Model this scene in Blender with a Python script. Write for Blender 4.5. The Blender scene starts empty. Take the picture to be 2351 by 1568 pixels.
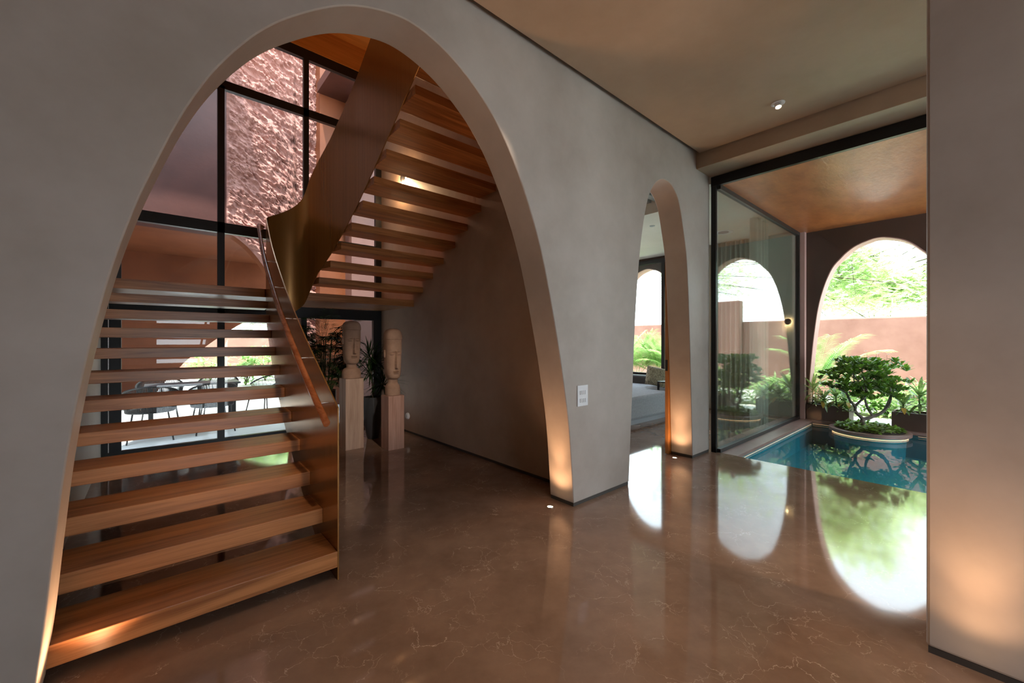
import bpy, math, random
from mathutils import Vector, noise, Matrix
random.seed(7)
S = bpy.context.scene
COL = S.collection
PI = math.pi

# ------------------------------------------------------------------ materials
def newmat(name):
    m = bpy.data.materials.new(name); m.use_nodes = True
    nt = m.node_tree; nt.nodes.clear()
    return m, nt, nt.nodes.new('ShaderNodeOutputMaterial')
def N(nt, t, **kw):
    n = nt.nodes.new(t)
    for k, v in kw.items():
        if k.startswith('i_'):
            key = k[2:].replace('_', ' ')
            n.inputs[key].default_value = v
        else: setattr(n, k, v)
    return n
def ramp(nt, stops, interp='LINEAR'):
    r = nt.nodes.new('ShaderNodeValToRGB'); r.color_ramp.interpolation = interp
    e = r.color_ramp.elements
    while len(e) < len(stops): e.new(0.5)
    for el, (p, c) in zip(e, stops):
        el.position = p; el.color = (c[0], c[1], c[2], 1) if not isinstance(c, float) else (c, c, c, 1)
    return r
def coords(nt, scale=(1, 1, 1), rot=(0, 0, 0), world=True):
    if world:
        g = N(nt, 'ShaderNodeNewGeometry'); src = g.outputs['Position']
    else:
        g = N(nt, 'ShaderNodeTexCoord'); src = g.outputs['Object']
    m = N(nt, 'ShaderNodeMapping'); m.inputs['Scale'].default_value = scale; m.inputs['Rotation'].default_value = rot
    nt.links.new(src, m.inputs['Vector']); return m.outputs[0]
def principled(nt, out, **kw):
    b = N(nt, 'ShaderNodeBsdfPrincipled')
    for k, v in kw.items(): b.inputs[k].default_value = v
    nt.links.new(b.outputs[0], out.inputs[0]); return b
def simple(name, col, rough=.5, metal=0., spec=.5, emit=None, es=0):
    m, nt, out = newmat(name)
    b = principled(nt, out, Roughness=rough, Metallic=metal)
    b.inputs['Base Color'].default_value = (*col, 1); b.inputs['Specular IOR Level'].default_value = spec
    if emit: b.inputs['Emission Color'].default_value = (*emit, 1); b.inputs['Emission Strength'].default_value = es
    return m
def plaster(name, c1, c2, sc=1.2, rough=.55, bump=.02, bscale=14, spec=.3, stretch=(1, 1, 1), lo=.32, hi=.68):
    m, nt, out = newmat(name)
    b = principled(nt, out, Roughness=rough); b.inputs['Specular IOR Level'].default_value = spec
    v = coords(nt, stretch)
    n1 = N(nt, 'ShaderNodeTexNoise', i_Scale=sc, i_Detail=6.0, i_Roughness=.62); nt.links.new(v, n1.inputs['Vector'])
    r = ramp(nt, [(lo, c1), (hi, c2)]); nt.links.new(n1.outputs[0], r.inputs[0])
    nt.links.new(r.outputs[0], b.inputs['Base Color'])
    n2 = N(nt, 'ShaderNodeTexNoise', i_Scale=bscale, i_Detail=4.0); nt.links.new(v, n2.inputs['Vector'])
    bp = N(nt, 'ShaderNodeBump', i_Strength=bump * 10, i_Distance=.01); nt.links.new(n2.outputs[0], bp.inputs['Height'])
    nt.links.new(bp.outputs[0], b.inputs['Normal'])
    return m
def wood(name, dark, light, along=0, rough=.38, scale=1.0, world=True):
    m, nt, out = newmat(name)
    b = principled(nt, out, Roughness=rough)
    s = [16 * scale] * 3; s[along] = .8 * scale
    v = coords(nt, tuple(s), world=world)
    n1 = N(nt, 'ShaderNodeTexNoise', i_Scale=1.0, i_Detail=5.0, i_Roughness=.6, i_Distortion=.8); nt.links.new(v, n1.inputs['Vector'])
    s2 = [110 * scale] * 3; s2[along] = 4 * scale
    v2 = coords(nt, tuple(s2), world=world)
    n2 = N(nt, 'ShaderNodeTexNoise', i_Scale=1.0, i_Detail=2.0); nt.links.new(v2, n2.inputs['Vector'])
    mx = N(nt, 'ShaderNodeMath', operation='MULTIPLY_ADD'); mx.inputs[1].default_value = .35
    nt.links.new(n2.outputs[0], mx.inputs[0]); nt.links.new(n1.outputs[0], mx.inputs[2])
    mid = tuple((a + c) / 2 for a, c in zip(dark, light))
    r = ramp(nt, [(.50, dark), (.64, mid), (.80, light)]); nt.links.new(mx.outputs[0], r.inputs[0])
    nt.links.new(r.outputs[0], b.inputs['Base Color'])
    bp = N(nt, 'ShaderNodeBump', i_Strength=.15, i_Distance=.002); nt.links.new(n2.outputs[0], bp.inputs['Height'])
    nt.links.new(bp.outputs[0], b.inputs['Normal'])
    return m
def thin_glass(name, tint, ior=1.5, rough=0.0, boost=1.0):
    m, nt, out = newmat(name)
    f = N(nt, 'ShaderNodeFresnel'); ge = N(nt, 'ShaderNodeNewGeometry'); im = N(nt, 'ShaderNodeMapRange')
    im.inputs[3].default_value = ior; im.inputs[4].default_value = 1 / ior   # same reflectance on entering and leaving faces
    nt.links.new(ge.outputs['Backfacing'], im.inputs[0]); nt.links.new(im.outputs[0], f.inputs[0])
    mu = N(nt, 'ShaderNodeMath', operation='MULTIPLY', use_clamp=True); mu.inputs[1].default_value = boost
    nt.links.new(f.outputs[0], mu.inputs[0])
    t = N(nt, 'ShaderNodeBsdfTransparent'); t.inputs[0].default_value = (*tint, 1)
    g = N(nt, 'ShaderNodeBsdfGlossy'); g.inputs['Roughness'].default_value = rough
    x = N(nt, 'ShaderNodeMixShader')
    nt.links.new(mu.outputs[0], x.inputs[0]); nt.links.new(t.outputs[0], x.inputs[1]); nt.links.new(g.outputs[0], x.inputs[2])
    nt.links.new(x.outputs[0], out.inputs[0]); return m, nt, g
def leafmat(name, c1, c2, trans=.35, rough=.4, sc=6.0, spec=.5):
    m, nt, out = newmat(name)
    v = coords(nt)
    n1 = N(nt, 'ShaderNodeTexNoise', i_Scale=sc, i_Detail=2.0); nt.links.new(v, n1.inputs['Vector'])
    r = ramp(nt, [(.38, c1), (.64, c2)]); nt.links.new(n1.outputs[0], r.inputs[0])
    b = N(nt, 'ShaderNodeBsdfPrincipled'); b.inputs['Roughness'].default_value = rough
    b.inputs['Specular IOR Level'].default_value = spec
    nt.links.new(r.outputs[0], b.inputs['Base Color'])
    t = N(nt, 'ShaderNodeBsdfTranslucent'); nt.links.new(r.outputs[0], t.inputs[0])
    x = N(nt, 'ShaderNodeMixShader'); x.inputs[0].default_value = trans
    nt.links.new(b.outputs[0], x.inputs[1]); nt.links.new(t.outputs[0], x.inputs[2]); nt.links.new(x.outputs[0], out.inputs[0])
    return m

M = {}
M['plaster'] = plaster('grey_beige_plaster', (.37, .315, .275), (.485, .43, .39), sc=1.1, rough=.5, bump=.012)
M['plaster2'] = plaster('stair_wall_plaster', (.40, .28, .20), (.54, .395, .30), sc=1.0, rough=.5, bump=.012)
M['ceil'] = plaster('ceiling_plaster', (.37, .265, .185), (.46, .34, .245), sc=.9, rough=.45, bump=.01)
M['cream'] = plaster('cream_plaster', (.62, .58, .50), (.70, .66, .58), sc=1, rough=.6)
M['terra'] = plaster('terracotta_plaster', (.38, .10, .034), (.60, .185, .065), sc=2.2, rough=.30, bump=.03, stretch=(1, 2.2, 1))
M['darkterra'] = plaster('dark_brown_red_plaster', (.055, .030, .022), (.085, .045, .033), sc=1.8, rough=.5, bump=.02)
M['maroon'] = plaster('shaded_maroon_plaster', (.038, .012, .010), (.065, .021, .017), sc=1.5, rough=.45, bump=.02)  # terrace wall's shade partly put into this darkened colour
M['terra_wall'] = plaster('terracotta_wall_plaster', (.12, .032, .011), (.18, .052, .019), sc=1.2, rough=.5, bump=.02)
M['pink'] = plaster('pink_plaster', (.25, .115, .085), (.34, .17, .13), sc=1.6, rough=.7, bump=.06, bscale=3)
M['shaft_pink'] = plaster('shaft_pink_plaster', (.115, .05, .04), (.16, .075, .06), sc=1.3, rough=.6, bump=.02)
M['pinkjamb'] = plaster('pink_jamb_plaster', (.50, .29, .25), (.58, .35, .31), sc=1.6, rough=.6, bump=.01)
M['kerb'] = plaster('brown_stone_kerb', (.20, .115, .095), (.28, .17, .145), sc=3, rough=.35, bump=.01)
M['terrace'] = plaster('pale_paving', (.60, .60, .58), (.75, .75, .73), sc=1.5, rough=.5)
M['ground'] = plaster('sunlit_gravel', (.62, .60, .52), (.78, .76, .68), sc=8, rough=.9, bump=.05)
M['black'] = simple('black_metal', (.008, .008, .009), .35, 0., .4)
M['recess'] = simple('dark_recess', (.05, .042, .036), .6)
M['steel'] = simple('brushed_steel', (.75, .74, .72), .25, 1.)
M['white'] = simple('white_plastic', (.74, .74, .76), .35)
M['offw'] = simple('grey_plastic', (.30, .30, .32), .4)
M['oak'] = wood('oak_treads', (.23, .078, .020), (.50, .205, .070), 0, .36)
M['railwood'] = wood('polished_rail_wood', (.22, .06, .018), (.36, .12, .045), 1, .22)
M['doorwood'] = wood('orange_door_wood', (.30, .12, .03), (.45, .20, .06), 2, .4)
M['ceilwood'] = wood('wood_ceiling', (.50, .19, .04), (.62, .25, .06), 0, .4)
M['pedestal'] = wood('pale_pedestal_wood', (.42, .28, .20), (.60, .43, .33), 2, .6)
M['pedestal2'] = wood('reddish_pedestal_wood', (.38, .21, .155), (.56, .34, .27), 2, .6)
M['stone'] = plaster('carved_sandstone', (.34, .21, .145), (.45, .29, .205), sc=9, rough=.8, bump=.02, bscale=60, lo=.3, hi=.7)
M['pot'] = simple('dark_grey_pot', (.06, .063, .07), .35)
M['soil'] = simple('soil', (.03, .02, .014), .9)
M['sofa'] = plaster('grey_sofa_fabric', (.25, .25, .265), (.32, .32, .335), sc=30, rough=.9, bump=.02, bscale=120)
M['sofadark'] = simple('dark_sofa_back', (.045, .042, .035), .8)
M['slat'] = wood('grey_slats', (.22, .22, .19), (.34, .34, .30), 0, .6)
M['trunk'] = plaster('grey_bark', (.075, .06, .048), (.15, .12, .10), sc=10, rough=.8, bump=.05)
M['branch'] = simple('dark_branch', (.10, .075, .05), .8)
M['rope'] = simple('black_rope', (.012, .012, .013), .6)
M['leaf_bonsai'] = leafmat('glossy_green_leaf', (.065, .165, .010), (.21, .37, .035), .3, .42, 9)
M['leaf_cover'] = leafmat('ground_cover_leaf', (.09, .19, .012), (.24, .40, .05), .3, .35, 9)
M['leaf_plant'] = leafmat('striped_plant_leaf', (.085, .18, .03), (.34, .44, .14), .35, .32, 16)
M['leaf_yellow'] = leafmat('yellow_leaf', (.45, .26, .04), (.60, .38, .07), .3)
M['leaf_garden'] = leafmat('sunlit_green_leaf', (.20, .40, .09), (.52, .66, .28), .5, .5, 5)
M['leaf_tree'] = leafmat('overexposed_tree_leaf', (.64, .80, .42), (.86, .93, .66), .6, .6, 2)  # overexposed whiteness put into the leaf colour, paler than real foliage
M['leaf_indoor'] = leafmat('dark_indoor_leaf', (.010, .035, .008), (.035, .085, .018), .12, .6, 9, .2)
M['flower'] = leafmat('white_flower', (.85, .85, .80), (.95, .94, .9), .3)
M['glass'], _, _ = thin_glass('clear_glass', (.95, .98, .97), 1.45)
M['glassdark'], _, _ = thin_glass('court_glass', (.88, .94, .92), 1.5, 0.0, 1.35)
M['warm'] = simple('warm_lamp', (1, .8, .6), .5, emit=(1, .62, .32), es=30)
M['led'] = simple('warm_led_strip', (1, .8, .6), .5, emit=(1, .50, .22), es=.45)
M['led2'] = simple('warm_ring_light', (1, .8, .6), .5, emit=(1, .52, .24), es=1.5)
m, nt, g = thin_glass('pool_water', (.60, .93, .95), 1.333)
v = coords(nt, (1, 1, 1)); nn = N(nt, 'ShaderNodeTexNoise', i_Scale=5.0, i_Detail=2.0); nt.links.new(v, nn.inputs['Vector'])
bp = N(nt, 'ShaderNodeBump', i_Strength=.05, i_Distance=.02); nt.links.new(nn.outputs[0], bp.inputs['Height']); nt.links.new(bp.outputs[0], g.inputs['Normal'])
M['water'] = m
# bright sheer curtain
m, nt, out = newmat('sheer_curtain')
d = N(nt, 'ShaderNodeBsdfDiffuse'); d.inputs[0].default_value = (.80, .76, .68, 1)
t = N(nt, 'ShaderNodeBsdfTranslucent'); t.inputs[0].default_value = (.85, .8, .72, 1)
tr = N(nt, 'ShaderNodeBsdfTransparent'); x1 = N(nt, 'ShaderNodeMixShader'); x1.inputs[0].default_value = .5
x2 = N(nt, 'ShaderNodeMixShader'); x2.inputs[0].default_value = .35
nt.links.new(d.outputs[0], x1.inputs[1]); nt.links.new(t.outputs[0], x1.inputs[2]); nt.links.new(x1.outputs[0], x2.inputs[1]); nt.links.new(tr.outputs[0], x2.inputs[2]); nt.links.new(x2.outputs[0], out.inputs[0])
M['curtain'] = m
# cushion
m, nt, out = newmat('olive_patterned_cushion'); b = principled(nt, out, Roughness=.9)
v = coords(nt, (30, 30, 12)); w = N(nt, 'ShaderNodeTexNoise', i_Scale=2.0, i_Detail=3.0, i_Distortion=2.0); nt.links.new(v, w.inputs['Vector'])
r = ramp(nt, [(.42, (.10, .085, .05)), (.52, (.42, .38, .27))]); nt.links.new(w.outputs[0], r.inputs[0]); nt.links.new(r.outputs[0], b.inputs['Base Color'])
M['cushion'] = m
# pool tiles
m, nt, out = newmat('teal_pool_tiles'); b = principled(nt, out, Roughness=.3)
v = coords(nt, (1, 1, 1)); br = N(nt, 'ShaderNodeTexBrick', offset=0.0); br.inputs['Scale'].default_value = 10
br.inputs['Color1'].default_value = (.03, .23, .29, 1); br.inputs['Color2'].default_value = (.04, .28, .35, 1); br.inputs['Mortar'].default_value = (.03, .17, .21, 1)
br.inputs['Brick Width'].default_value = .5; br.inputs['Row Height'].default_value = .5; br.inputs['Mortar Size'].default_value = .01
nt.links.new(v, br.inputs['Vector']); nt.links.new(br.outputs[0], b.inputs['Base Color']); M['tiles'] = m
# bronze sheet
m, nt, out = newmat('brushed_bronze_sheet'); b = principled(nt, out, Metallic=.85)
v = coords(nt, (40, 40, .5)); n1 = N(nt, 'ShaderNodeTexNoise', i_Scale=1.0, i_Detail=2.0); nt.links.new(v, n1.inputs['Vector'])
r = ramp(nt, [(.3, (.36, .18, .052)), (.7, (.42, .21, .065))]); nt.links.new(n1.outputs[0], r.inputs[0]); nt.links.new(r.outputs[0], b.inputs['Base Color'])
r2 = ramp(nt, [(.3, .22), (.7, .27)]); nt.links.new(n1.outputs[0], r2.inputs[0]); nt.links.new(r2.outputs[0], b.inputs['Roughness'])
bp = N(nt, 'ShaderNodeBump', i_Strength=.05, i_Distance=.001); nt.links.new(n1.outputs[0], bp.inputs['Height']); nt.links.new(bp.outputs[0], b.inputs['Normal'])
M['bronze'] = m; b.inputs['Metallic'].default_value = .62
# polished marble floor
m, nt, out = newmat('polished_brown_marble'); b = principled(nt, out, Roughness=.06); b.inputs['Specular IOR Level'].default_value = .7
v = coords(nt, (1, 1, 1), (0, 0, .6))
n1 = N(nt, 'ShaderNodeTexNoise', i_Scale=1.6, i_Detail=8.0, i_Roughness=.65); nt.links.new(v, n1.inputs['Vector'])
r = ramp(nt, [(.32, (.20, .125, .088)), (.68, (.33, .215, .155))]); nt.links.new(n1.outputs[0], r.inputs[0])
nd = N(nt, 'ShaderNodeTexNoise', i_Scale=2.2, i_Detail=6.0, i_Roughness=.6); nt.links.new(v, nd.inputs['Vector'])
ad = N(nt, 'ShaderNodeVectorMath', operation='MULTIPLY_ADD'); ad.inputs[1].default_value = (.55, .55, .55)
nt.links.new(nd.outputs['Color'], ad.inputs[0]); nt.links.new(v, ad.inputs[2])
def veins(scale, width, mask_scale, mlo, mhi, strength):
    vo = N(nt, 'ShaderNodeTexVoronoi', feature='DISTANCE_TO_EDGE', i_Scale=scale); nt.links.new(ad.outputs[0], vo.inputs['Vector'])
    rr = ramp(nt, [(0.0, 1.0), (width, 0.0)]); nt.links.new(vo.outputs['Distance'], rr.inputs[0])
    nm = N(nt, 'ShaderNodeTexNoise', i_Scale=mask_scale, i_Detail=3.0); nt.links.new(v, nm.inputs['Vector'])
    rm = ramp(nt, [(mlo, 0.0), (mhi, strength)]); nt.links.new(nm.outputs[0], rm.inputs[0])
    mu = N(nt, 'ShaderNodeMath', operation='MULTIPLY'); nt.links.new(rr.outputs[0], mu.inputs[0]); nt.links.new(rm.outputs[0], mu.inputs[1])
    return mu.outputs[0]
a1 = veins(2.6, .0065, 3.4, .50, .62, .85); a2 = veins(7.5, .014, 3.0, .50, .62, .7)
mxm = N(nt, 'ShaderNodeMath', operation='MAXIMUM'); nt.links.new(a1, mxm.inputs[0]); nt.links.new(a2, mxm.inputs[1])
mc = N(nt, 'ShaderNodeMixRGB'); mc.inputs[2].default_value = (.62, .49, .40, 1)
nt.links.new(mxm.outputs[0], mc.inputs[0]); nt.links.new(r.outputs[0], mc.inputs[1]); nt.links.new(mc.outputs[0], b.inputs['Base Color'])
M['marble'] = m
# rough stone-like plaster
m, nt, out = newmat('rough_pink_render'); b = principled(nt, out, Roughness=.85)
v = coords(nt, (1, 1, 1), (0, -.6, 0)); 
mp = N(nt, 'ShaderNodeMapping'); mp.inputs['Scale'].default_value = (2.5, 1, 6.0); nt.links.new(v, mp.inputs['Vector'])
n1 = N(nt, 'ShaderNodeTexNoise', i_Scale=2.2, i_Detail=8.0, i_Roughness=.6); nt.links.new(mp.outputs[0], n1.inputs['Vector'])
r = ramp(nt, [(.3, (.26, .115, .095)), (.7, (.38, .195, .165))]); nt.links.new(n1.outputs[0], r.inputs[0]); nt.links.new(r.outputs[0], b.inputs['Base Color'])
bp = N(nt, 'ShaderNodeBump', i_Strength=.9, i_Distance=.05); nt.links.new(n1.outputs[0], bp.inputs['Height']); nt.links.new(bp.outputs[0], b.inputs['Normal'])
M['rough'] = m

# ------------------------------------------------------------------ mesh helpers
class MB:
    def __init__(s): s.v = []; s.f = []; s.mi = []; s.cur = 0
    def add(s, vs, fs):
        o = len(s.v); s.v += [tuple(p) for p in vs]; s.f += [tuple(o + i for i in f) for f in fs]; s.mi += [s.cur] * len(fs); return s
    def box(s, x0, x1, y0, y1, z0, z1):
        vs = [(x, y, z) for z in (z0, z1) for y in (y0, y1) for x in (x0, x1)]
        return s.add(vs, [(0, 2, 3, 1), (4, 5, 7, 6), (0, 1, 5, 4), (2, 6, 7, 3), (0, 4, 6, 2), (1, 3, 7, 5)])
    def prism(s, pts, z0, z1, axis='z'):
        n = len(pts)
        def P(a, b, c):
            return (a, b, c) if axis == 'z' else ((a, c, b) if axis == 'y' else (c, a, b))
        vs = [P(a, b, z0) for a, b in pts] + [P(a, b, z1) for a, b in pts]
        fs = [tuple(range(n))[::-1], tuple(range(n, 2 * n))] + [(i, (i + 1) % n, n + (i + 1) % n, n + i) for i in range(n)]
        return s.add(vs, fs)
    def tube(s, path, rad, n=8, cap=True):
        path = [Vector(p) for p in path]; k = len(path)
        if not hasattr(rad, '__len__'): rad = [rad] * k
        t0 = (path[1] - path[0]).normalized(); up = Vector((0, 0, 1)) if abs(t0.z) < .9 else Vector((1, 0, 0))
        a = t0.cross(up).normalized(); vs = []
        for i, p in enumerate(path):
            t = (path[min(i + 1, k - 1)] - path[max(i - 1, 0)]).normalized()
            a = (a - t * a.dot(t)).normalized(); b = t.cross(a)
            r = rad[i]; ra, rb = (r if hasattr(r, '__len__') else (r, r))
            vs += [p + a * (ra * math.cos(2 * PI * j / n)) + b * (rb * math.sin(2 * PI * j / n)) for j in range(n)]
        fs = [(i * n + j, i * n + (j + 1) % n, (i + 1) * n + (j + 1) % n, (i + 1) * n + j) for i in range(k - 1) for j in range(n)]
        if cap: fs += [tuple(range(n))[::-1], tuple((k - 1) * n + j for j in range(n))]
        return s.add(vs, fs)
    def lathe(s, prof, c=(0, 0, 0), n=32, cap=True):
        vs = [(c[0] + r * math.cos(2 * PI * j / n), c[1] + r * math.sin(2 * PI * j / n), c[2] + z) for r, z in prof for j in range(n)]
        k = len(prof)
        fs = [(i * n + j, i * n + (j + 1) % n, (i + 1) * n + (j + 1) % n, (i + 1) * n + j) for i in range(k - 1) for j in range(n)]
        if cap: fs += [tuple(range(n))[::-1], tuple((k - 1) * n + j for j in range(n))]
        return s.add(vs, fs)
    def leaf(s, p, d, L, W, droop=.3, fold=.25, segs=3, up=Vector((0, 0, 1)), shape=None):
        p = Vector(p); d = Vector(d).normalized()
        side = d.cross(up)
        if side.length < .01: side = Vector((1, 0, 0))
        side.normalize(); nrm = side.cross(d).normalized()
        vs = []; q = p.copy(); dd = d.copy()
        for i in range(segs + 1):
            t = i / segs
            w = W * (shape(t) if shape else math.sin(PI * min(1, max(.04, t * .93 + .05))) ** .8) * .5
            n2 = side.cross(dd).normalized()
            vs += [q - side * w + n2 * w * fold, q.copy(), q + side * w + n2 * w * fold]
            dd = (dd - Vector((0, 0, 1)) * droop / segs).normalized(); q = q + dd * (L / segs)
        fs = []
        for i in range(segs):
            a = i * 3; fs += [(a, a + 1, a + 4, a + 3), (a + 1, a + 2, a + 5, a + 4)]
        return s.add(vs, fs)
    def build(s, name, mat, parent=None, smooth=None, bevel=0, loc=None):
        me = bpy.data.meshes.new(name)
        off = Vector(parent.matrix_world.translation if parent and parent.type == 'EMPTY' else (0, 0, 0))
        if parent is not None and parent.get('_off'): off = Vector(parent['_off'])
        if loc is not None and parent is None: off = Vector(loc)
        me.from_pydata([tuple(Vector(p) - off) for p in s.v], [], s.f); me.update()
        mats = mat if isinstance(mat, (list, tuple)) else [mat]
        for q in mats: me.materials.append(M[q])
        if len(mats) > 1: me.polygons.foreach_set('material_index', s.mi)
        if smooth is not None:
            me.shade_smooth(); me.set_sharp_from_angle(angle=smooth)
        o = bpy.data.objects.new(name, me); COL.objects.link(o)
        if parent is not None: o.parent = parent; o['_off'] = tuple(off)
        elif loc is not None: o.location = loc; o['_off'] = tuple(off)
        if bevel:
            bm = o.modifiers.new('b', 'BEVEL'); bm.width = bevel; bm.segments = 2; bm.limit_method = 'ANGLE'; bm.angle_limit = .7
        return o
def tag(o, label=None, cat=None, group=None, kind=None):
    if label: o['label'] = label
    if cat: o['category'] = cat
    if group: o['group'] = group
    if kind: o['kind'] = kind
    return o
def thing(name, label, cat, loc=(0, 0, 0), group=None):
    o = bpy.data.objects.new(name, None); COL.objects.link(o); o.location = loc; o.empty_display_size = .1
    o['_off'] = tuple(loc); return tag(o, label, cat, group)
def structE(name, label, loc=(0, 0, 0)):
    o = bpy.data.objects.new(name, None); COL.objects.link(o); o.location = loc; o['_off'] = tuple(loc)
    return tag(o, label, None, None, 'structure')
def struct(name, mb, mat, label=None, **kw):
    o = mb.build(name, mat, **kw); return tag(o, label, None, None, 'structure')
def copy_tree(o, parent=None):
    c = o.copy(); COL.objects.link(c)
    if parent: c.parent = parent
    for ch in list(o.children): copy_tree(ch, c)
    return c
def catmull(pts, k=6):
    P = [pts[0]] + list(pts) + [pts[-1]]; out = []
    for i in range(1, len(P) - 2):
        for j in range(k):
            t = j / k
            out.append(tuple(.5 * (2 * P[i][c] + (P[i + 1][c] - P[i - 1][c]) * t + (2 * P[i - 1][c] - 5 * P[i][c] + 4 * P[i + 1][c] - P[i + 2][c]) * t * t + (3 * P[i][c] - P[i - 1][c] - 3 * P[i + 1][c] + P[i + 2][c]) * t ** 3) for c in range(len(pts[0]))))
    out.append(tuple(pts[-1])); return out
def lerp(tab, x):
    if x <= tab[0][0]: return tab[0][1]
    for (a, b), (c, d) in zip(tab, tab[1:]):
        if x <= c: return b + (d - b) * (x - a) / (c - a)
    return tab[-1][1]

# ------------------------------------------------------------------ room shell
Y0, Y1 = 2.29, 2.565      # arch wall faces
XB = 3.0                  # stair side wall
YG = 6.9                  # stair glazing
BIG = catmull([(-.335, .03), (-.305, .30), (-.28, .60), (-.247, .95), (-.20, 1.30), (-.131, 1.67), (-.06, 1.95), (.014, 2.18), (.113, 2.445), (.235, 2.69), (.41, 2.94), (.61, 3.13), (.81, 3.27), (1.02, 3.35), (1.207, 3.372), (1.425, 3.318), (1.633, 3.203), (1.85, 3.015), (2.04, 2.75), (2.211, 2.415), (2.356, 2.026), (2.51, 1.434), (2.602, .996), (2.663, .621), (2.715, .03)])
SML = catmull([(3.555, .03), (3.62, .91), (3.667, 1.57), (3.731, 2.15), (3.805, 2.56), (3.906, 2.90), (4.02, 3.08), (4.156, 3.185), (4.29, 3.215), (4.43, 3.185), (4.579, 3.054), (4.685, 2.77), (4.783, 2.375), (4.85, 1.6), (4.906, .544), (4.93, .03)])
# room floor
struct('floor', MB().prism([(-3.4, -3.8), (5.44, -3.8), (5.44, 2.26), (9.1, 2.26), (9.1, 7.1), (3.05, 7.1), (3.05, 6.98), (-3.4, 6.98)], -.3, 0), 'marble', 'polished brown marble floor with thin pale veins')
struct('wall_front', MB().prism([(-3.2, .03)] + BIG + SML + [(5.40, .03), (5.40, 3.80), (-3.2, 3.80)], Y0, Y1, 'y'), 'plaster', 'grey beige plaster wall pierced by a tall wide arch and a slim arch', smooth=.5, bevel=.007)
struct('wall_upper', MB().box(-3.2, 3.2, Y0 + .02, Y1 - .02, 3.8, 6.4), 'plaster2', 'upper wall above the arch wall closing the stair void')
bb = [(-3.2, BIG[0][0]), (BIG[-1][0], SML[0][0]), (SML[-1][0], 5.40)]
for i, (a, c) in enumerate(bb):
    struct('baseboard_front', MB().box(a + .004, c - .004, Y0 + .006, Y1 - .006, 0, .03), 'recess', 'dark recessed skirting strip under the arch wall')
struct('wall_stair', MB().box(XB, XB + .16, Y1, YG + .1, .03, 6.4), 'plaster2', 'warm plaster wall beside the upper stair flight')
struct('baseboard_stair', MB().box(XB - .002, XB + .15, Y1 + .001, YG + .1, 0, .03), 'recess', 'dark skirting strip of the stair wall')
struct('wall_left', MB().box(-.62, -.46, Y1, YG + .1, 0, 6.4), 'cream', 'pale plaster wall at the left ends of the treads')
struct('ceiling_stair', MB().box(-.62, XB + .16, Y0 + .02, 7.2, 6.35, 6.5), 'ceilwood', 'orange brown wood ceiling above the stair void')
# main room ceiling with shadow gap, beam over the window
struct('ceiling', MB().box(-3.2, 4.995, -3.6, 2.235, 3.71, 3.76), 'ceil', 'warm beige plaster ceiling panel')
struct('ceiling_slab', MB().box(-3.4, 5.5, -3.8, 2.30, 3.80, 4.0), 'ceil', 'ceiling slab above the panel')
struct('trim_beam', MB().box(5.03, 5.5, -3.6, Y0, 3.54, 3.80), 'ceil', 'plaster beam above the pool window', bevel=.004)
struct('wall_back', MB().box(-3.4, .1, -3.8, -3.6, 0, 3.8).box(2.0, 5.5, -3.8, -3.6, 0, 3.8).box(.1, 2.0, -3.8, -3.6, 2.2, 3.8), 'plaster', 'rear plaster wall with a wide opening')
struct('wall_side', MB().box(-3.4, -3.2, -3.6, Y1, 0, 3.8), 'plaster', 'far side plaster wall')
struct('wall_pillar', MB().box(2.66, 2.96, -1.6, .157, .03, 3.71), 'plaster', 'grey plaster wall end at the right with warm glow near its foot', bevel=.012)
struct('baseboard_pillar', MB().box(2.666, 2.954, -1.594, .151, 0, .03), 'recess', 'dark skirting strip under the right wall end')

# pool window: black frame + pane
w = structE('window_1', 'large black framed window onto the pool court', (5.42, 2.25, 0))
fr = MB().box(5.405, 5.445, 2.21, 2.27, 0, 3.53).box(5.40, 5.45, -3.6, 2.27, 3.41, 3.53)
fr.build('window_frame', 'black', w)
MB().box(5.425, 5.433, -3.6, 2.21, .002, 3.41).build('pane', 'glass', w)
# living room glass wall along the pool
w = structE('window_2', 'long frameless glass wall between pool court and living room', (5.45, 2.2, 0))
MB().box(5.45, 8.98, 2.17, 2.23, 3.37, 3.43).box(5.45, 8.98, 2.17, 2.23, .0, .045).box(8.93, 8.98, 2.17, 2.23, .045, 3.37).build('window_frame', 'black', w)
MB().box(5.45, 7.215, 2.196, 2.206, .045, 3.37).build('pane', 'glassdark', w)
MB().box(7.221, 8.93, 2.196, 2.206, .045, 3.37).build('pane', 'glassdark', w)
# court roof
struct('ceiling_court', MB().box(5.45, 9.1, -3.6, 2.17, 3.43, 3.8), 'terra', 'polished terracotta ceiling over the pool court')
def facade(y0, y1, left, apexz, right, base=-.05):
    yc = (left + right) / 2; hw = (left - right) / 2
    prof = [(1.0, base), (.985, .4), (.96, .83), (.90, 1.53), (.815, 2.15), (.66, 2.67), (.50, 2.90), (.34, 3.05), (.16, 3.13), (0, 3.16), (-.16, 3.13), (-.34, 3.05), (-.50, 2.90), (-.66, 2.67), (-.815, 2.15), (-.90, 1.53), (-.96, .83), (-.985, .4), (-1.0, base)]
    pts = catmull([(yc + hw * a, z * apexz / 3.16 if z > 0 else z) for a, z in prof])
    return pts
A1 = facade(0, 0, 2.09, 3.16, .11)
A2 = facade(0, 0, 6.35, 3.20, 4.35)
out = [(7.2, -.05)] + A2 + A1 + [(-3.6, -.05), (-3.6, 3.8), (7.2, 3.8)]
struct('wall_court', MB().prism(out, 9.10, 9.36, 'x'), 'darkterra', 'dark brown red facade wall with tall round arches', smooth=.5)
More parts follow.
